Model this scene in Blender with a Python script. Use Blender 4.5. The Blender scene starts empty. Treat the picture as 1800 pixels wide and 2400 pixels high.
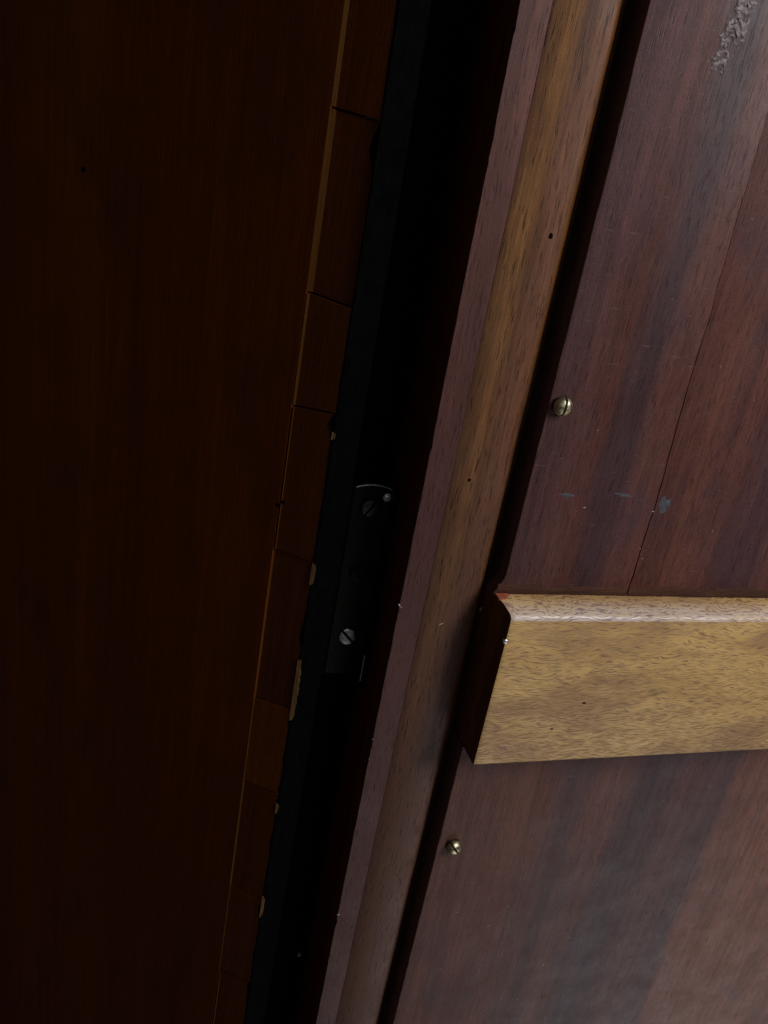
import bpy, bmesh, math, random
from mathutils import Vector, Matrix, noise as mnoise

R = math.radians
scene = bpy.context.scene
col = scene.collection

# ------------------------------------------------------------------ camera
# world: X runs to the right along the panelled door, Y into the door, Z up, metres.
# The front of that door's frame is the plane y = 0; the camera is hand held,
# turned 18 degrees right, 22 degrees down and rolled about ten degrees.
cam_d = bpy.data.cameras.new('camera')
cam = bpy.data.objects.new('camera', cam_d)
col.objects.link(cam)
cx = Vector((0.95028195, -0.26341684, 0.16606097))      # image right
cy = Vector((0.04446635, -0.41302519, -0.90963334))     # image down
cz = Vector((0.30819955, 0.87179227, -0.38077675))      # view direction
rot = Matrix((cx, -cy, -cz)).transposed()
cam.matrix_world = Matrix.Translation((0, -0.25, 0)) @ rot.to_4x4()
cam_d.sensor_fit = 'VERTICAL'
cam_d.sensor_height = 36
cam_d.lens = 1800 / 2212 * 36
cam_d.clip_start = 0.01
cam_d.clip_end = 50
scene.camera = cam

# ------------------------------------------------------------------ light
world = bpy.data.worlds.new('World')
scene.world = world
world.use_nodes = True
wb = world.node_tree.nodes['Background']
wb.inputs[0].default_value = (1.0, 0.97, 0.93, 1)
wb.inputs[1].default_value = 0.026

def area(name, loc, target, sx, sy, power, colour):
    d = bpy.data.lights.new(name, 'AREA')
    d.shape = 'RECTANGLE'; d.size = sx; d.size_y = sy
    d.energy = power; d.color = colour
    o = bpy.data.objects.new(name, d); col.objects.link(o)
    o.location = loc
    o.rotation_euler = (Vector(target) - Vector(loc)).to_track_quat('-Z', 'Y').to_euler()
    return o

area('window_light', (0.56, -0.49, 0.34), (0.20, 0, -0.12), 0.19, 0.46, 5.4, (0.96, 0.98, 1.0))
area('floor_bounce_light', (0.85, -0.95, -1.45), (0.30, 0, -0.45), 1.1, 0.9, 4.8, (1.0, 0.95, 0.95))

area('ceiling_lamp_light', (0.02, -0.95, 0.28), (0.09, 0.03, -0.15), 0.07, 0.07, 0.24, (0.88, 0.96, 1.0))  # small added lamp with no seen source, for glints on the hinge

vs = scene.view_settings
vs.view_transform = 'Standard'
vs.look = 'None'
vs.exposure = 0
vs.gamma = 1
vs.use_curve_mapping = False

# ------------------------------------------------------------------ materials
class NT:
    def __init__(self, name):
        self.m = bpy.data.materials.new(name); self.m.use_nodes = True
        self.t = self.m.node_tree; self.n = self.t.nodes
        self.b = self.n['Principled BSDF']
    def node(self, kind, **kw):
        o = self.n.new(kind)
        for k, v in kw.items(): setattr(o, k, v)
        return o
    def link(self, a, b): self.t.links.new(a, b)
    def coords(self, scale, src='Object', loc=(0, 0, 0), rotation=(0, 0, 0)):
        tc = self.node('ShaderNodeTexCoord'); mp = self.node('ShaderNodeMapping')
        mp.inputs['Scale'].default_value = scale
        mp.inputs['Location'].default_value = loc
        mp.inputs['Rotation'].default_value = rotation
        self.link(tc.outputs[src], mp.inputs[0])
        return mp.outputs[0]
    def noise(self, vec, scale=1.0, detail=3, rough=0.5, dist=0.0):
        o = self.node('ShaderNodeTexNoise')
        o.inputs['Scale'].default_value = scale
        o.inputs['Detail'].default_value = detail
        o.inputs['Roughness'].default_value = rough
        o.inputs['Distortion'].default_value = dist
        self.link(vec, o.inputs['Vector'])
        return o.outputs[0]
    def remap(self, val, a, b, c=0.0, d=1.0):
        o = self.node('ShaderNodeMapRange')
        o.inputs[1].default_value = a; o.inputs[2].default_value = b
        o.inputs[3].default_value = c; o.inputs[4].default_value = d
        self.link(val, o.inputs[0]); return o.outputs[0]
    def math(self, op, a, b=0.0, c=None):
        o = self.node('ShaderNodeMath', operation=op)
        for i, v in enumerate((a, b) if c is None else (a, b, c)):
            if isinstance(v, (int, float)): o.inputs[i].default_value = v
            else: self.link(v, o.inputs[i])
        return o.outputs[0]
    def mix(self, fac, a, b, blend='MIX'):
        o = self.node('ShaderNodeMix', data_type='RGBA', blend_type=blend)
        for s, v in ((o.inputs[0], fac), (o.inputs[6], a), (o.inputs[7], b)):
            if isinstance(v, (int, float)): s.default_value = v
            elif isinstance(v, (tuple, list)): s.default_value = (*v[:3], 1)
            else: self.link(v, s)
        return o.outputs[2]
    def ramp(self, val, stops, interp='LINEAR'):
        o = self.node('ShaderNodeValToRGB'); cr = o.color_ramp
        cr.interpolation = interp
        while len(cr.elements) < len(stops): cr.elements.new(0.5)
        for e, (p, c) in zip(cr.elements, stops):
            e.position = p; e.color = (*c[:3], 1)
        self.link(val, o.inputs[0]); return o.outputs[0]
    def bump(self, h, strength, dist):
        o = self.node('ShaderNodeBump')
        o.inputs['Strength'].default_value = strength
        o.inputs['Distance'].default_value = dist
        self.link(h, o.inputs['Height'])
        self.link(o.outputs[0], self.b.inputs['Normal'])

def wood(name, stops, axis='z', band=None, rough=0.42, spec=0.35, seed=0.0, pore=0.55,
         streak=70.0, fine=1.0, marks=0.0, contrast=1.0, stain=None, fleck=0.4, zfade=None):
    """Varnished wood: streaks run along `axis`; `stops` colour them.  With `band`
    (x0, x1) the stops are figure bands laid across the board from x0 to x1."""
    w = NT(name)
    k = 0.045
    def st(s, kk=k):
        v = [s, s, s]; v['xyz'.index(axis)] = s * kk; return tuple(v)
    off = (seed * 3.1, seed * 1.7, seed * 2.3)
    big = w.noise(w.coords(st(streak, 0.06), loc=off), detail=4, rough=0.55, dist=0.4)
    if band:
        tc = w.node('ShaderNodeTexCoord'); sp = w.node('ShaderNodeSeparateXYZ')
        w.link(tc.outputs['Object'], sp.inputs[0])
        t = w.remap(sp.outputs['XYZ'.index('X')], band[0], band[1])
        wob = w.math('SUBTRACT', big, 0.5)
        t = w.math('ADD', t, w.math('MULTIPLY', wob, 0.34 if band[1] - band[0] < .1 else 0.10))
        base = w.ramp(t, stops)
    else:
        base = w.ramp(w.remap(big, 0.28, 0.72), stops)
    mid = w.noise(w.coords(st(260, 0.04), loc=off), detail=3, rough=0.6)
    base = w.mix(1.0, base, w.ramp(w.remap(mid, 0.3, 0.7),
                 [(0, (1 - .34 * contrast,) * 3), (1, (1 + .26 * contrast,) * 3)]), 'MULTIPLY')
    fin = w.noise(w.coords(st(1100 * fine, 0.05), loc=off), detail=4, rough=0.7)
    base = w.mix(1.0, base, w.ramp(w.remap(fin, 0.3, 0.7),
                 [(0, (1 - .30 * contrast,) * 3), (1, (1 + .24 * contrast,) * 3)]), 'MULTIPLY')
    # wandering cloudy stain with a shape of its own
    clo = w.noise(w.coords(tuple((20 if a == axis else 46) for a in 'xyz'), loc=(seed, 4.2, 1.1)), detail=4, rough=0.6)
    if stain:
        base = w.mix(w.remap(clo, 0.50, 0.72, 0.0, 0.75), base, stain)
    if zfade:      # browner lower length: stain, with the light's falloff put into the colour
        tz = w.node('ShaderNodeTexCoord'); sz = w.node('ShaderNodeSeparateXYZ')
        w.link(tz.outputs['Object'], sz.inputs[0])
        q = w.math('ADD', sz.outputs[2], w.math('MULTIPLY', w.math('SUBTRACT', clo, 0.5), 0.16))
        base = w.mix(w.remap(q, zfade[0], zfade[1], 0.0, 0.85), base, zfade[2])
    # open pores: short dark dashes along the grain
    po = w.noise(w.coords(st(1500 * fine, 0.085), loc=off), detail=2, rough=0.5)
    pf = w.remap(po, 0.58, 0.70, 0.0, pore)
    base = w.mix(pf, base, w.mix(1.0, base, (0.30, 0.26, 0.26), 'MULTIPLY'))
    # fine speckle of dust and worn varnish
    spk = w.noise(w.coords((2600, 2600, 2600)), detail=1)
    base = w.mix(1.0, base, w.ramp(w.remap(spk, 0.3, 0.7), [(0, (1 - fleck * .5,) * 3), (1, (1 + fleck * .5,) * 3)]), 'MULTIPLY')
    if marks:
        sc = w.noise(w.coords((120, 1200, 1200) if axis == 'z' else (1200, 1200, 120), loc=(7, 1, seed)), detail=1)
        base = w.mix(w.remap(sc, 0.73, 0.78, 0.0, marks), base, (0.22, 0.17, 0.17))
    w.link(base, w.b.inputs['Base Color'])
    rn = w.noise(w.coords((60, 60, 60), loc=off), detail=5, rough=0.65)
    w.link(w.remap(rn, 0.3, 0.7, rough - 0.06, rough + 0.10), w.b.inputs['Roughness'])
    w.b.inputs['Specular IOR Level'].default_value = spec
    h = w.math('SUBTRACT', w.math('MULTIPLY', fin, 0.5), w.math('MULTIPLY', pf, 0.8))
    h = w.math('ADD', h, w.math('MULTIPLY', mid, 0.8))
    w.bump(h, 0.30, 0.00035)
    return w.m

def plain(name, c, rough=0.5, metal=0.0, spec=0.5, vary=0.25, scale=400.0, bump=0.2, c2=None):
    w = NT(name)
    n = w.noise(w.coords((scale,) * 3), detail=5, rough=0.65)
    lo = tuple(v * (1 - vary) for v in c); hi = c2 or tuple(min(1, v * (1 + vary)) for v in c)
    w.link(w.ramp(w.remap(n, 0.3, 0.7), [(0, lo), (1, hi)]), w.b.inputs['Base Color'])
    w.link(w.remap(n, 0.3, 0.7, rough - .08, rough + .12), w.b.inputs['Roughness'])
    w.b.inputs['Metallic'].default_value = metal
    w.b.inputs['Specular IOR Level'].default_value = spec
    w.bump(n, bump, 0.0003)
    return w.m

def light_wood(name, worn=False):
    """Pale interlocked-grain mahogany: short pore dashes that bend round a ribbon figure."""
    w = NT(name)
    tc = w.node('ShaderNodeTexCoord'); sp = w.node('ShaderNodeSeparateXYZ')
    w.link(tc.outputs['Object'], sp.inputs[0])
    warp = w.noise(w.coords((34, 34, 60), loc=(3, 0, 1)), detail=3, rough=0.55)
    warp2 = w.noise(w.coords((130, 60, 130), loc=(9, 0, 5)), detail=2)
    dz = w.math('ADD', w.math('MULTIPLY', w.math('SUBTRACT', warp, 0.5), 0.011),
                w.math('MULTIPLY', w.math('SUBTRACT', warp2, 0.5), 0.0012))
    cb = w.node('ShaderNodeCombineXYZ')
    w.link(sp.outputs[0], cb.inputs[0]); w.link(sp.outputs[1], cb.inputs[1])
    w.link(w.math('ADD', sp.outputs[2], dz), cb.inputs[2])
    def warped(s):
        mp = w.node('ShaderNodeMapping'); mp.inputs['Scale'].default_value = s
        w.link(cb.outputs[0], mp.inputs[0]); return mp.outputs[0]
    tone = w.noise(warped((14, 60, 110)), detail=3, rough=0.6)
    base = w.ramp(w.remap(tone, 0.3, 0.7), [(0, (.42, .235, .080)), (.5, (.53, .322, .113)), (1, (.60, .372, .135))])
    # ribbon figure: cloudy darker bands that climb to the right
    rib = w.noise(w.coords((22, 22, 62), loc=(1.3, 0, 2.2), rotation=(0, R(-16), 0)), detail=2, rough=0.5, dist=0.3)
    base = w.mix(w.remap(rib, 0.49, 0.65, 0.0, 0.60), base, (.27, .140, .062))
    d1 = w.noise(warped((210, 900, 3700)), detail=1, rough=0.5)
    f1 = w.remap(d1, 0.50, 0.64, 0.0, 0.80)
    base = w.mix(f1, base, (.165, .082, .042))
    d2 = w.noise(warped((420, 1200, 3600)), detail=2, rough=0.6)
    base = w.mix(w.remap(d2, 0.56, 0.68, 0.0, 0.45), base, (.16, .08, .05))
    li = w.noise(warped((120, 400, 900)), detail=2)
    base = w.mix(w.remap(li, 0.56, 0.7, 0, 0.35), base, (.56, .34, .14))
    if worn:        # scuffed varnish, with the top edge's pale sheen put into the colour
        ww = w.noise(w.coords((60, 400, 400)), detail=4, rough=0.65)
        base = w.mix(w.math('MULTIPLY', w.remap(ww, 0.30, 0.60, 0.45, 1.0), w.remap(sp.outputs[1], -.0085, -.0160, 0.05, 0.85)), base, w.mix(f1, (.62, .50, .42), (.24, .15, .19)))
    w.link(base, w.b.inputs['Base Color'])
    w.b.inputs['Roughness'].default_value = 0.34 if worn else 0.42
    w.b.inputs['Specular IOR Level'].default_value = 0.45
    w.bump(w.math('MULTIPLY', f1, -1.0), 0.35, 0.0003)
    return w.m

M = {}
# dark door on the left: orange-brown stained mahogany
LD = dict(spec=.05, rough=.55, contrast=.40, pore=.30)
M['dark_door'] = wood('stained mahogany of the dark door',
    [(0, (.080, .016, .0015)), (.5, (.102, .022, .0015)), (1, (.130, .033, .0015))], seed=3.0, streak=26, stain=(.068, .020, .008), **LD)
M['strip_a'] = wood('stained edge strip brown', [(0, (.080, .018, .002)), (1, (.110, .026, .003))], seed=4, **LD)
M['strip_b'] = wood('stained edge strip dark', [(0, (.070, .017, .004)), (1, (.105, .026, .005))], seed=5, **LD)
M['strip_c'] = wood('stained edge strip red', [(0, (.110, .028, .002)), (1, (.145, .037, .003))], seed=6, **LD)
M['worn'] = wood('worn wood on bevel', [(0, (.045, .014, .002)), (1, (.075, .027, .003))], seed=7, **LD)
M['raw'] = wood('raw broken wood', [(0, (.035, .014, .003)), (.6, (.085, .040, .009)), (1, (.19, .10, .034))], spec=.2, rough=.7, seed=8, streak=240, contrast=1.5)
M['black'] = plain('black paint', (.0011, .0012, .0012), rough=.6, spec=.02, vary=.4, scale=160, bump=.3)
M['void'] = plain('black painted timber', (.0030, .0035, .0035), rough=.75, spec=.02, vary=.4)
# panelled door on the right
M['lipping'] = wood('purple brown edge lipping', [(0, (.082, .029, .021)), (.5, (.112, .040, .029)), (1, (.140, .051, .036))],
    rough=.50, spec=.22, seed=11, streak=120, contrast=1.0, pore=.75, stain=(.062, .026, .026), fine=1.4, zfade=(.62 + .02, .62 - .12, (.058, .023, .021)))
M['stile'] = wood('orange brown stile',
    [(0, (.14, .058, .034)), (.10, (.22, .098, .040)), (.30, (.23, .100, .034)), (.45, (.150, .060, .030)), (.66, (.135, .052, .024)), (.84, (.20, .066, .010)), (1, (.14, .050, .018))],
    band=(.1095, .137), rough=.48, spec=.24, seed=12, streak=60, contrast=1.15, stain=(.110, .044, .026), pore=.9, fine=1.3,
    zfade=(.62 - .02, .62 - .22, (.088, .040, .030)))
PN = dict(rough=.45, spec=.30, contrast=.80, fine=1.5, pore=.65)
UP = [(0, (.090, .038, .037)), (.05, (.105, .039, .033)), (.085, (.098, .029, .020)), (.12, (.052, .023, .026)), (.15, (.108, .038, .028)), (.20, (.098, .031, .024)),
      (.24, (.128, .044, .029)), (.30, (.110, .038, .030)), (.36, (.072, .029, .032)), (.43, (.100, .037, .032)), (.47, (.165, .060, .026)), (1, (.15, .055, .030))]
M['upper_a'] = M['upper_b'] = wood('mahogany of the upper panel', UP, band=(.136, .42), seed=13, marks=.25, stain=(.062, .027, .033), **PN)
LO = [(0, (.116, .046, .036)), (.14, (.126, .046, .032)), (.22, (.078, .036, .036)), (.27, (.118, .045, .034)), (.34, (.052, .029, .036)), (.42, (.098, .041, .038)),
      (.50, (.074, .036, .040)), (.525, (.160, .060, .042)), (.66, (.185, .070, .046)), (1, (.15, .060, .045))]
M['lower_a'] = wood('mahogany of the lower panel', LO, band=(.136, .42), seed=15, marks=.2, stain=(.068, .034, .038), **PN)
M['rail_end'] = wood('dark stained end of the rail', [(0, (.10, .030, .006)), (1, (.17, .055, .010))], spec=.2, seed=17, streak=200)  # reddish stain, darkened with the shade of the left-facing end
M['rail'] = light_wood('pale golden mahogany rail')
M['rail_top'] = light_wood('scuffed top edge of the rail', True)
M['red'] = plain('red paint flake', (.26, .065, .035), rough=.6, spec=.3, scale=900)
M['brass'] = plain('tarnished brass', (.62, .50, .27), rough=.38, metal=1.0, vary=.45, scale=900, bump=.5, c2=(.80, .74, .50))
M['steel'] = plain('bare steel', (.80, .84, .84), rough=.36, metal=1.0, vary=.35, scale=900, bump=.4)
M['dull_steel'] = plain('blackened steel', (.075, .078, .075), rough=.42, metal=.8, vary=.5, scale=700, bump=.4)
M['dark_steel'] = plain('black hinge metal', (.0095, .010, .0075), rough=.5, metal=.0, spec=.15, vary=.4, scale=300, bump=.25)
M['putty'] = plain('dark blue grey filler', (.055, .058, .068), rough=.6, spec=.3, vary=.5, scale=1500)
M['glue'] = plain('dried milky glue', (.105, .062, .058), rough=.4, spec=.25, vary=.35, scale=500, c2=(.15, .11, .113))
M['dust'] = plain('pale lint', (.42, .38, .35), rough=.8, spec=.2, vary=.3, scale=2000)
M['hole'] = plain('bored hole black', (.003, .003, .003), rough=.9, spec=.0)
M['grime'] = plain('dark grime', (.022, .013, .012), rough=.7, spec=.2, vary=.5, scale=900)  # dark tone painting the shade in brass screw slots and round their necks
M['grime_wood'] = wood('grimy stained wood', [(0, (.046, .020, .013)), (1, (.082, .034, .020))], axis='x', spec=.2, rough=.5, seed=19, streak=120)
M['edge_red'] = wood('red stained door edge', [(0, (.10, .020, .004)), (1, (.16, .034, .006))], spec=.02, rough=.6, seed=20, contrast=.6)
M['glint'] = plain('polished worn steel', (.85, .9, .95), rough=.30, metal=.6, vary=.1, scale=900, bump=.3)  # pale tone stands in for light glinting on the black hinge
M['wall'] = plain('dark plaster behind', (.02, .018, .016), rough=.9, spec=.05)

# ------------------------------------------------------------------ mesh helpers
def finish(name, bm, mats, parent=None, smooth=None):
    bmesh.ops.recalc_face_normals(bm, faces=bm.faces)
    me = bpy.data.meshes.new(name)
    bm.to_mesh(me); bm.free()
    for m in (mats if isinstance(mats, (list, tuple)) else [mats]): me.materials.append(m)
    o = bpy.data.objects.new(name, me); col.objects.link(o)
    if smooth is not None:
        for p in me.polygons: p.use_smooth = True
        if hasattr(me, 'set_sharp_from_angle'): me.set_sharp_from_angle(angle=R(smooth))
    if parent: o.parent = parent
    return o

def thing(name, label, cat, loc=(0, 0, 0), rz=0.0, group=None, kind=None):
    o = bpy.data.objects.new(name, None); col.objects.link(o)
    o.location = loc; o.rotation_euler = (0, 0, rz); o.empty_display_size = .02
    o['label'] = label; o['category'] = cat
    if group: o['group'] = group
    if kind: o['kind'] = kind
    return o

def sweep(rings, mat_of=None, bm=None, caps=True):
    """Closed prism through a list of equally long rings of points."""
    bm = bm or bmesh.new()
    vv = [[bm.verts.new(p) for p in r] for r in rings]
    n = len(rings[0])
    for a, b in zip(vv, vv[1:]):
        for i in range(n):
            j = (i + 1) % n
            f = bm.faces.new((a[i], a[j], b[j], b[i]))
            if mat_of: f.material_index = mat_of(i)
    if caps:
        bm.faces.new(vv[0]); bm.faces.new(list(reversed(vv[-1])))
    return bm

def frange(a, b, step):
    n = max(1, int(round((b - a) / step)))
    return [a + (b - a) * i / n for i in range(n + 1)]

def jag(z, seed, amp, freq=120.0):
    return amp * (mnoise.noise(Vector((seed * 7.3, 0.0, z * freq))) + .5 * mnoise.noise(Vector((seed, 3.1, z * freq * 3.3))))

def boxbm(x0, x1, y0, y1, z0, z1, bev=0.0, seg=2):
    bm = bmesh.new()
    bmesh.ops.create_cube(bm, size=1.0)
    for v in bm.verts:
        v.co = Vector(((x0 + x1) / 2 + v.co.x * (x1 - x0), (y0 + y1) / 2 + v.co.y * (y1 - y0), (z0 + z1) / 2 + v.co.z * (z1 - z0)))
    if bev: bmesh.ops.bevel(bm, geom=list(bm.edges), offset=bev, segments=seg, affect='EDGES', profile=.5)
    return bm

def lathe(profile, seg=32):
    """Solid of revolution about -Y; profile: (radius, height toward the viewer)."""
    bm = bmesh.new()
    rings = []
    for r, h in profile:
        if r < 1e-7: rings.append([bm.verts.new((0, -h, 0))])
        else: rings.append([bm.verts.new((r * math.cos(2 * math.pi * i / seg), -h, r * math.sin(2 * math.pi * i / seg))) for i in range(seg)])
    for a, b in zip(rings, rings[1:]):
        for i in range(seg):
            j = (i + 1) % seg
            q = [a[i % len(a)], a[j % len(a)], b[j % len(b)], b[i % len(b)]]
            u = []
            for v in q:
                if v not in u: u.append(v)
            if len(u) >= 3: bm.faces.new(u)
    for r in (rings[0], rings[-1]):
        if len(r) > 2: bm.faces.new(r)
    return bm

def slotted(profile, floor, slot, angle, tilt=(0, 0)):
    """A screw head split by a real slot: two half solids above a floor disc."""
    out = bmesh.new()
    rmax = max(r for r, h in profile)
    def merge(src):
        me = bpy.data.meshes.new('tmp'); src.to_mesh(me); src.free(); out.from_mesh(me); bpy.data.meshes.remove(me)
    for s in (1, -1):
        b = lathe(profile, 40)
        g = list(b.verts) + list(b.edges) + list(b.faces)
        r = bmesh.ops.bisect_plane(b, geom=g, plane_co=(s * slot / 2, 0, 0), plane_no=(-s, 0, 0), clear_outer=True)
        ed = [e for e in b.edges if e.is_boundary]
        if ed: bmesh.ops.holes_fill(b, edges=ed)
        merge(b)
    n0 = len(out.faces)
    merge(lathe([(rmax * .93, profile[0][1] + .00002), (rmax * .93, floor)], 32))
    out.faces.ensure_lookup_table()
    for f in out.faces[n0:]: f.material_index = 1  # slot floor has its own dark material: shade put into the colour
    bmesh.ops.transform(out, matrix=Matrix.Rotation(tilt[0], 4, 'X') @ Matrix.Rotation(tilt[1], 4, 'Z') @ Matrix.Rotation(angle, 4, 'Y'), verts=out.verts)
    return out

def blob(points_r, y, thick, seed, lump=.35):
    """Small irregular patch lying on a face at depth y: [(x, z, r)] merged outlines become one domed patch."""
    bm = bmesh.new()
    rnd = random.Random(seed)
    for x, z, rx, rz_ in points_r:
        n = 14
        c = bm.verts.new((x, y - thick, z)); inner = []; outer = []
        for i in range(n):
            a = 2 * math.pi * i / n
            k = 1 + lump * (rnd.random() - .5) * 2
            inner.append(bm.verts.new((x + .62 * k * rx * math.cos(a), y - thick * (.8 + .4 * rnd.random()), z + .62 * k * rz_ * math.sin(a))))
            outer.append(bm.verts.new((x + k * rx * math.cos(a), y + .00005, z + k * rz_ * math.sin(a))))
        for i in range(n):
            j = (i + 1) % n
            bm.faces.new((c, inner[i], inner[j])); bm.faces.new((inner[i], outer[i], outer[j], inner[j]))
        bm.faces.new(list(reversed(outer)))
    return bm

ZT, ZB = 0.24, -0.62          # how far the doors run above and below the picture

# ------------------------------------------------------------------ hidden backing and jamb
backing = finish('back_wall', boxbm(-.8, 1.1, .55, .57, ZB, .4), M['wall'])  # unseen box added behind the gap to block world light
backing['kind'] = 'structure'
jamb = finish('door_jamb', boxbm(.0690, .200, .0305, .0745, ZB, ZT, .0008), M['void'])
jamb['label'] = 'black painted jamb deep in the gap between the two wooden doors'
jamb['category'] = 'door jamb'; jamb['kind'] = 'thing'

# ------------------------------------------------------------------ right door
DX = .1004
door = thing('cabinet_door', 'reddish brown panelled door with pale golden rail and brass screws, right of the gap', 'cabinet door', (0.33, 0, ZB))
def rel(bm):
    bmesh.ops.translate(bm, vec=(-.33, 0, -ZB), verts=bm.verts); return bm
# object coordinates of these parts are shifted by the door's base; give the banded woods the same shift
for key in ('stile', 'upper_a', 'lower_a'):
    for n in M[key].node_tree.nodes:
        if n.type == 'MAP_RANGE' and abs(n.inputs[2].default_value) < .6 and n.inputs[1].default_value < n.inputs[2].default_value and n.inputs[0].is_linked and n.inputs[0].links[0].from_node.type == 'SEPXYZ':
            n.inputs[1].default_value -= .33; n.inputs[2].default_value -= .33

rings = []
for z in frange(ZB, ZT, .0016):
    j = jag(z, 1.0, .00016)
    nick = max(0.0, mnoise.noise(Vector((5.5, 0, z * 210))) - .38) * .0020
    e = .0006 + nick
    rings.append([(DX, .0300, z), (DX, e + .0002, z), (DX + .0002 + e * .5 + j, .00005, z), (DX + .0016 + j * .3, 0, z),
                  (.11040, 0, z), (.11048, .00010, z), (.11048, .0300, z)])
finish('lipping', rel(sweep(rings, mat_of=lambda q: 1 if q == 0 else 0)), [M['lipping'], M['edge_red']], door, 40)

rings = []
arc = [(math.sin(R(a)), 1 - math.cos(R(a))) for a in (0, 15, 30, 45, 60, 75, 90)]
for z in frange(ZB, ZT, .004):
    j = jag(z, 2.0, .00018, 60)
    prof = [(.11051, .0300), (.11051, .00010), (.11060, 0)]
    prof += [(.1298 + j + .0038 * s, .0042 * c) for s, c in arc]
    prof += [(.1337, .0075), (.1370, .0075), (.1370, .0300)]
    rings.append([(x, y, z) for x, y in prof])
stile = finish('stile', rel(sweep(rings)), M['stile'], door, 50)

PY = -.0060        # front of the raised panel
PX = .1370         # its left edge
def yfront(z): return PY
def xleft(z):      # the corner by the rail is spread out a little
    t = max(0.0, min(1.0, (-.1305 - z) / .0068))
    return PX - .0032 * t
def crack(z):
    return .1868 + (.022 - z) * .0285 + jag(z, 9, .0009, 26) + jag(z, 4, .00018, 130)
def cgap(z):
    t = (.05 - z) / .19
    return .00001 + .00066 * max(0, min(1, t)) ** 1.3 * (.75 + .6 * abs(mnoise.noise(Vector((2, 2, z * 60)))))
zs = frange(-.1385, -.1312, .0011) + frange(-.1312, ZT, .0025)[1:]
def edge_ring(z, x0, x1, bl=.0005, br=.0003, j0=0.0):
    y = yfront(z)
    return [(x0, .0300, z), (x0, y + bl, z), (x0 + bl * .35 + j0, y + bl * .3, z), (x0 + bl + j0, y, z), (x1 - br, y, z), (x1, y + br, z), (x1, .0300, z)]
uppers = []
uppers.append(finish('upper_board', rel(sweep([edge_ring(z, xleft(z), crack(z), br=.00006, j0=jag(z, 6, .00012)) for z in zs])), M['upper_a'], door, 40))
uppers.append(finish('upper_board', rel(sweep([edge_ring(z, crack(z) + cgap(z), .56, bl=.00006) for z in zs])), M['upper_b'], door, 40))
zl = frange(ZB, -.2078, .003)
finish('lower_board', rel(sweep([edge_ring(z, PX, .56, j0=jag(z, 7, .00012)) for z in zl])), M['lower_a'], door, 40)

# pale rail: a thick bar across the panel, rounded top edge
RY, RT, RB = -.0175, -.1396, -.2074
rings = []
xs = [PX, PX + .0003, PX + .0008, PX + .002] + frange(PX + .004, .56, .004)
for i, x in enumerate(xs):
    cut = (.0006, .0002, .00005, 0)[i] if i < 4 else 0
    j = jag(x, 12, .00016, 90)
    rt = .0026
    zb_ = -.1372 + j
    prof = [(.0280, zb_ - .0004), (-.0052, zb_ - cut)]
    prof += [(-.0110, -.1380 + j * .6 - cut)]
    prof += [(RY + rt * (1 - math.sin(R(a))) + cut, RT - cut - rt * (1 - math.cos(R(a))) + j * .4 * (1 - a / 90)) for a in (12, 30, 48, 66, 84)]
    rb = .0011
    prof += [(RY + cut + rb * (1 - math.cos(R(a))), RB + cut + rb * (1 - math.sin(R(a)))) for a in (0, 30, 60, 90)]
    prof += [(.0280, RB + cut)]
    def lean(y, z):      # the sawn end leans out towards its upper back corner
        q = max(0.0, 1 - (x - PX) / .02)
        return -.0032 * q * max(0, min(1, (z + .1425) / .005)) * max(0, min(1, (y + .0165) / .011))
    rings.append([(x + lean(y, z), y, z) for y, z in prof])
bmr = sweep(rings)
bmr.faces.ensure_lookup_table(); bmesh.ops.recalc_face_normals(bmr, faces=bmr.faces); bmr.normal_update()
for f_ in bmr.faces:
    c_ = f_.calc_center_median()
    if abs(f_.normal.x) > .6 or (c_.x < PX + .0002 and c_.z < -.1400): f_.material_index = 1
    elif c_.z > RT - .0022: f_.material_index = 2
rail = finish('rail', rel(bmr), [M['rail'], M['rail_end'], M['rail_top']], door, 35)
bf = sweep([[(.1342, -.0055, -.1373), (.1345, -.0062, -.1369), (.1350, -.0095, -.1374), (.1347, -.0095, -.1380)],
            [(.1375, -.0055, -.1373), (.1375, -.0062, -.1368), (.1378, -.0090, -.1373), (.1378, -.0092, -.1380)],
            [(.1402, -.0058, -.1373), (.1400, -.0062, -.1370), (.1396, -.0074, -.1373), (.1396, -.0074, -.1378)]])
PAINT = finish('paint_flake', rel(bf), M['red'], door)
PAINT.parent = rail
rail['label'] = 'pale golden wood rail crossing the reddish panel'

# round-head brass screws, standing a little out of the panel
dome = [(.0018, -.0005), (.0018, .0008), (.0034, .0009), (.0036, .0014), (.0035, .0021), (.0031, .0029), (.0024, .0035), (.0014, .0039), (0, .0040)]
for (x, z, ang, tilt) in ((.1416, -.0642, R(3), (R(2), R(-3))), (.1438, -.2602, R(-38), (R(-6), R(5)))):
    b = slotted([(r * .92, h) for r, h in dome], .0022, .0009, ang, tilt)
    b2 = lathe([(.0017, -.0010), (.0017, .0010)], 20)
    me = bpy.data.meshes.new('t'); b2.to_mesh(me); b2.free(); b.from_mesh(me); bpy.data.meshes.remove(me)
    bmesh.ops.translate(b, vec=(x, PY, z), verts=b.verts)
    s = finish('brass_screw', rel(b), [M['brass'], M['grime']], door, 40)
    finish('dirt_ring', rel(blob([(x - .0002, z, .0040, .0042)], PY, .00005, int(-z * 1e4), .3)), M['grime'], s)  # dark ring painting the shade round the screw's neck

def mark(name, pts, y, thick, mat, seed, lump=.35, parent=door):
    return finish(name, rel(blob(pts, y, thick, seed, lump)), mat, parent, 60)

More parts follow.
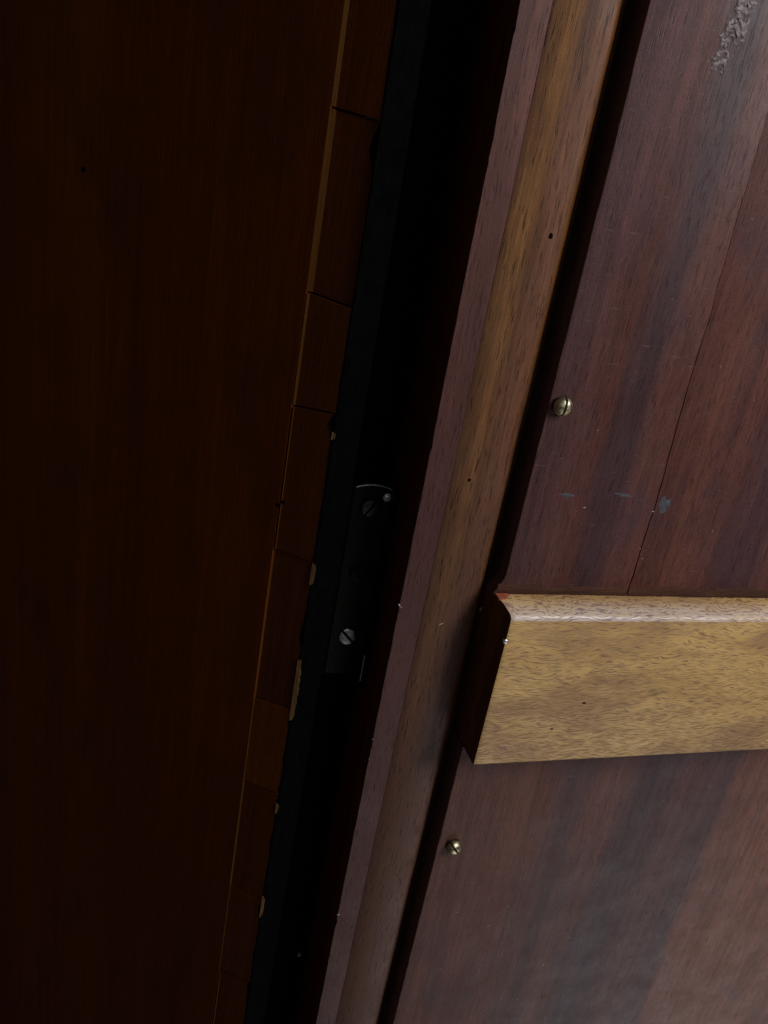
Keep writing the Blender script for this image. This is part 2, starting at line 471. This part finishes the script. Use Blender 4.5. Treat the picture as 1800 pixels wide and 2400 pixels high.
xc_ = crack(-.1345)
for xa, xb_ in ((PX - .002, xc_ - .0001), (xc_ + .0006, .50)):  # dark ragged band on the boards just above the rail
    rings = []
    for x in frange(xa, xb_, .0016):
        h = .0046 + jag(x, 31, .0018, 140) + jag(x, 33, .0012, 600)
        rings.append([(x, PY + .0002, -.1378), (x, PY - .00006, -.1376), (x, PY - .00004, -.1372 + h * .6), (x, PY + .00003, -.1372 + h)])
    finish('grime_line', rel(sweep(rings)), M['grime_wood'], uppers[0] if xa < .15 else uppers[1], 60)
# nail holes, rail pin, filler, glue smear, lint
for x, y, z, rx, rz_ in ((.1173, 0, -.0955, .0008, .0008), (.1265, 0, -.0121, .0009, .0011),
                         (.1781, RY, -.1790, .0010, .0006), (.1671, RY, -.1910, .0008, .0004)):
    mark('nail_hole', [(x, z, rx, rz_)], y, .00006, M['hole'], int(x * 1e4), .2, rail if y == RY else stile)
b = lathe([(.0010, -.0008), (.0010, .0002), (.0006, .0005), (0, .0006)], 16)
bmesh.ops.translate(b, vec=(.1374, RY + .0004, -.1508), verts=b.verts)
finish('rail_pin', rel(b), M['steel'], rail, 40)
mark('filler_patch', [(.1532, -.0967, .0017, .0010), (.1550, -.0968, .0012, .0005), (.1505, -.0966, .0014, .0003)], PY, .00010, M['putty'], 3, .35, uppers[0])
mark('filler_patch', [(.1768, -.0956, .0030, .0006), (.1738, -.0951, .0022, .0003)], PY, .00010, M['putty'], 4, .35, uppers[0])
mark('filler_patch', [(.1945, -.0985, .0029, .0036)], PY, .00006, M['putty'], 5, .35, uppers[1])

# dried glue: a ridged irregular smear near the top of the upper right board
bm = bmesh.new()
rnd = random.Random(8)
gx, gz, step = 44, 130, .00030
hv = {}
for i in range(gx):
    for k in range(gz):
        z = .0385 + k * step; x = .1581 + i * step + (z - .0425) * .20
        u = (i - gx / 2) * step
        half = .0046 if z < .056 else .0046 - (z - .056) * .16
        m_ = 1 - (abs(u) / max(half, .0012)) ** 2 - max(0, .0425 - z) / .0035
        m_ += 1.1 * mnoise.noise(Vector((x * 420, 1.0, z * 330))) + .5 * mnoise.noise(Vector((x * 900, 4.0, z * 1100)))
        rid = 1 - abs(mnoise.noise(Vector((x * 330, 7.0, z * 1000 + 2 * math.sin(x * 900))))) * 2.2
        if m_ > .40 and rid > .18 + .5 * mnoise.noise(Vector((x * 260, 3.0, z * 260))): hv[i, k] = (x, min(1, (m_ - .48) * 2) * (.00003 + .00030 * max(0, rid) ** 2), z)
gv = {q: bm.verts.new((x, PY - .00003 - h, z)) for q, (x, h, z) in hv.items()}
for (i, k) in hv:
    q = [(i, k), (i + 1, k), (i + 1, k + 1), (i, k + 1)]
    if all(p in gv for p in q): bm.faces.new([gv[p] for p in q])
bmesh.ops.delete(bm, geom=[v for v in bm.verts if not v.link_faces], context='VERTS')
g = finish('glue_smear', rel(bm), M['glue'], uppers[0], 80)
g['label'] = 'milky dried glue smear on the upper board'

# lint and splinters: real crumbs lying on the faces, too many and too small to pick apart
bm = bmesh.new()
def crumb(x, y, z, l, w, a):
    h = w * .8
    d = Vector((math.cos(a), 0, math.sin(a))) * l / 2; s = Vector((-math.sin(a), 0, math.cos(a))) * w / 2
    p = Vector((x, y, z))
    q = [bm.verts.new(p + v) for v in (-d, -s * .9, d, s)]
    t = bm.verts.new(p + Vector((0, -h, 0)))
    for i in range(4): bm.faces.new((q[i], q[(i + 1) % 4], t))
for x, y, z, l, w, a in ((.1345, .0012, -.1478, .0022, .0012, .4), (.1340, .0010, -.1488, .0012, .0007, 1.9), (.1188, 0, -.1540, .0024, .0004, .5),
        (.1008, .0002, -.1462, .0018, .0008, -.9), (.1016, .0001, -.1470, .0012, .0004, .2), (.1010, .0002, -.2168, .0016, .0005, 1.2),
        (.1009, .0003, -.2070, .0014, .0005, .8), (.1012, .0002, -.3020, .0016, .0008, .3), (.1614, PY, -.1012, .0013, .0005, .2), (.1906, PY, -.1013, .0013, .0005, .1),
        (.1955, PY, -.0970, .0008, .0005, .5), (.1900, PY, -.1168, .0006, .0006, 0), (.1925, PY, -.1210, .0006, .0004, 0), (.1720, PY + .003, -.1355, .0018, .0011, .3),
        (.1745, PY + .0036, -.1366, .0010, .0006, 2.2), (.130, .0008, -.0785, .0024, .0003, .7)):
    crumb(x, y, z, l, w, a)
for k in range(70):
    x = rnd.uniform(.141, .30); z = rnd.uniform(-.42, .06)
    if -.212 < z < -.130: continue
    crumb(x, PY, z, rnd.uniform(.0003, .0009), .0002, rnd.choice((0.05, -.05, 1.5, .3)))
lint = finish('lint', rel(bm), M['dust'], door); lint['kind'] = 'stuff'
bm = bmesh.new()   # thin dark scratches scored across the grain
for k in range(34):
    crumb(rnd.uniform(.142, .23), PY, rnd.uniform(-.125, -.06), rnd.uniform(.001, .0035), .00012, rnd.uniform(-.12, .12))
sc_ = finish('scratches', rel(bm), M['putty'], door); sc_['kind'] = 'stuff'

# ------------------------------------------------------------------ hinge
hinge = thing('butt_hinge', 'black metal butt hinge with three slotted screws deep in the gap', 'hinge', (.0925, .0300, -.1955))
def relh(bm):
    bmesh.ops.translate(bm, vec=(-.0925, -.0300, .1955), verts=bm.verts); return bm
def leafbm(x0, x1, y0, y1, z0, z1, bow=.0014, axis='x'):
    n = 12; top = []; bot = []
    for i in range(n + 1):
        t = i / n; a = x0 + (x1 - x0) * t
        top.append((a, z1 + bow * (1 - (2 * t - 1) ** 2) - .0006 * t)); bot.append((a, z0 + .0006 * (2 * t - 1) ** 2))
    out = top + list(reversed(bot))
    bm = bmesh.new()
    rings = []
    for y, ins in ((y1, 0), (y0 + .0005, 0), (y0, .0005)):
        r = []
        for a, z in out:
            c = ((x0 + x1) / 2, (z0 + z1) / 2)
            r.append((a - math.copysign(ins, a - c[0]), y, z - math.copysign(ins, z - c[1])))
        rings.append(r)
    return sweep(rings, bm=bm)
finish('leaf', relh(leafbm(.0848, .1000, .0272, .0304, -.1950, -.1112)), M['dark_steel'], hinge, 30)
b = boxbm(DX - .0010, DX + .0004, .0165, .0290, -.1962, -.1120, .0004)
finish('leaf', relh(b), M['dark_steel'], hinge, 30)
b = bmesh.new()
for z0, z1 in ((-.1945, -.1675), (-.1668, -.1400), (-.1393, -.1120)):
    c = bmesh.ops.create_cone(b, segments=24, radius1=.0032, radius2=.0032, depth=z1 - z0, cap_ends=True)
    bmesh.ops.translate(b, vec=(.0818, .0285, (z0 + z1) / 2), verts=c['verts'])
finish('knuckle', relh(b), M['dark_steel'], hinge, 40)
b = bmesh.new()       # bright strip painting the highlight along the top of the leaf
n = 14
rings = []
for i in range(n + 1):
    t = i / n; x = .0856 + .0144 * t
    z = -.1112 + .0014 * (1 - (2 * t - 1) ** 2) - .0006 * t
    rings.append([(x, .0271, z + .0001), (x, .0270, z - .0003), (x, .0278, z + .0002)])
finish('worn_edge', relh(sweep(rings)), M['steel'], hinge)
b = lathe([(.0017, -.0004), (.0017, .0003), (.0010, .0009), (0, .0010)], 18)
bmesh.ops.translate(b, vec=(.0982, .0272, -.1150), verts=b.verts)
finish('rivet', relh(b), M['glint'], hinge, 40)  # bright dome added as the glint near the leaf's upper corner
finish('worn_edge', relh(boxbm(DX - .0013, DX - .0009, .0225, .0232, -.1955, -.1830, .0001)), M['glint'], hinge)  # bright strip painted as the lit edge of the second leaf
flat = [(.0036, -.0006), (.0036, .0009), (.0034, .0012), (.0028, .0014), (.0015, .0015), (0, .0015)]
for z, ang, mat in ((-.1195, R(32), 'dull_steel'), (-.1478, R(-35), 'dark_steel'), (-.1763, R(-45), 'steel')):
    b = slotted(flat, .0002, .0010, ang, (R(-10), R(-4)) if mat == 'steel' else (R(3), 0))
    bmesh.ops.translate(b, vec=(.0919, .0272, z), verts=b.verts)
    s = finish('slotted_screw', relh(b), [M[mat], M['hole']], hinge, 40)
    if mat == 'steel': s['label'] = 'bright bare steel screw'
b = lathe([(.0014, -.001), (.0014, .0006), (.0009, .0013), (0, .0015)], 18)
bmesh.ops.translate(b, vec=(.0968, .0300, -.3625), verts=b.verts)
nail = finish('nail_head', b, M['steel'], None, 40)
nail['label'] = 'tiny bright nail head low in the black gap'; nail['category'] = 'nail'

# small metal keeper whose lower lip just shows at the top of the gap
keep = finish('keeper_plate', boxbm(.0800, .0855, .0255, .0305, .0478, .0800, .0005), M['dull_steel'])
keep['label'] = 'small grey metal plate at the very top of the black gap'; keep['category'] = 'metal plate'

# ------------------------------------------------------------------ left door
PHI = R(42)
CP, SP = math.cos(PHI), math.sin(PHI)
XB = .0664
# local frame: x along the door to the right (0 = its right edge), y into the door, z up
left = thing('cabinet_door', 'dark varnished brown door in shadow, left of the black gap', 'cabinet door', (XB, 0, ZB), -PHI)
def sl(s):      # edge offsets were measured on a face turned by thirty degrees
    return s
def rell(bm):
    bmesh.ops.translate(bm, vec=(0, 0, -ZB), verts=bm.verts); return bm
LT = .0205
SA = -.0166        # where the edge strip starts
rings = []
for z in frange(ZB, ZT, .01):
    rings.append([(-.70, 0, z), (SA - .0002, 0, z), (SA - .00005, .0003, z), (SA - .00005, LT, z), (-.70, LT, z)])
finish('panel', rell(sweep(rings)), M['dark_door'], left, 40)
finish('black_edge', rell(boxbm(-.0004, .0000, .0009, LT, ZB, ZT)), M['black'], left)

cuts = [(ZB, ZB), (-.3425, -.3390), (-.2905, -.2905), (-.2345, -.2325), (-.1940, -.1915), (-.1305, -.1300),
        (-.0775, -.0760), (-.0405, -.0420), (.0122, .0105), (.120, .118), (ZT, ZT)]
mats = ['strip_a', 'strip_b', 'strip_a', 'strip_c', 'strip_b', 'strip_b', 'strip_b', 'strip_b', 'strip_a', 'strip_b']
slope = [.0003, .0002, .0005, .0003, .0007, .0002, .0007, .0017, .0012, .0010]
shift = [.0006, .0000, -.0002, -.0002, -.0004, .0006, .0002, -.0002, .0000, .0004]
for i in range(len(cuts) - 1):
    (zl0, zr0), (zl1, zr1) = cuts[i], cuts[i + 1]
    g = .00035 if i not in (2, 4) else .00002
    b0 = bmesh.new(); n = 14
    rings = []
    dp = .00035 + slope[i] * .55
    for k in range(n + 1):
        t = k / n
        def zz(x):
            u = (x - SA) / -SA
            lo = zl0 + (zr0 - zl0) * u + (g if i else 0); hi = zl1 + (zr1 - zl1) * u - g
            return lo + (hi - lo) * t
        j = jag(zz(0), 20 + i, .0005, 70)
        nick = max(0.0, mnoise.noise(Vector((8.5, i, zz(0) * 160))) - .30) * .004
        prof = [(SA + shift[i], LT), (SA + shift[i], .00005), (SA + shift[i] + .0001, 0), (SA + shift[i] + slope[i], dp),
                (-.0008 + j - nick, dp), (-.0005 + j - nick, dp + .0002), (-.0005 - nick * .5, dp + .0012), (-.0005, LT)]
        rings.append([(x, y, zz(x)) for x, y in prof])
    finish('edge_strip', rell(sweep(rings, mat_of=lambda q: {2: 1, 4: 2, 5: 2, 6: 2}.get(q, 0), bm=b0)), [M[mats[i]], M['worn'], M['black']], left, 8)

# splintered raw wood along the edge
def chip(zc, h, w, seed):
    rnd = random.Random(seed); n = 22; rings = []
    for k in range(n + 1):
        t = k / n; z = zc + h * (t - .5)
        q = w * (math.sin(math.pi * min(1, max(0, t * .96 + .02))) ** .6) * (.75 + .5 * rnd.random())
        if t < .15: q *= 1.3
        rings.append([(-.0009, .0006, z), (-.0007, .0004, z), (-.0002 + q, .0010 + q * .3, z), (-.0002 + q * .9, .0016, z), (-.0009, .0018, z)])
    finish('raw_chip', rell(sweep(rings)), M['raw'], left)
for a in ((-.1835, .0270, .0012, 1), (-.1345, .0085, .0006, 2), (-.0835, .0026, .0003, 3), (-.2935, .0120, .0004, 4), (-.2400, .005, .0003, 7)):
    chip(*a)
# blistered paint on the black edge
bm = bmesh.new(); rnd = random.Random(4)
for k in range(14):
    c = bmesh.ops.create_icosphere(bm, subdivisions=2, radius=rnd.uniform(.0004, .0011))
    s = rnd.uniform(.8, 2.2)
    y = rnd.uniform(.008, .019); z = -.250 + rnd.uniform(-.012, .012) if k < 9 else rnd.uniform(-.34, -.05)
    for v in c['verts']: v.co = Vector((v.co.x * .5, y + v.co.y, z + v.co.z * s))
bl = finish('paint_blisters', rell(bm), M['black'], left, 60); bl['kind'] = 'stuff'
for x, z, r in ((-.0172, -.1135, .0009), (-.0152, -.1118, .0007), (-.1095, -.0190, .0011)):
    b = blob([(x, z + 0, r, r)], 0, .00006, 3, .2)
    finish('nail_hole', rell(b), M['hole'], left)
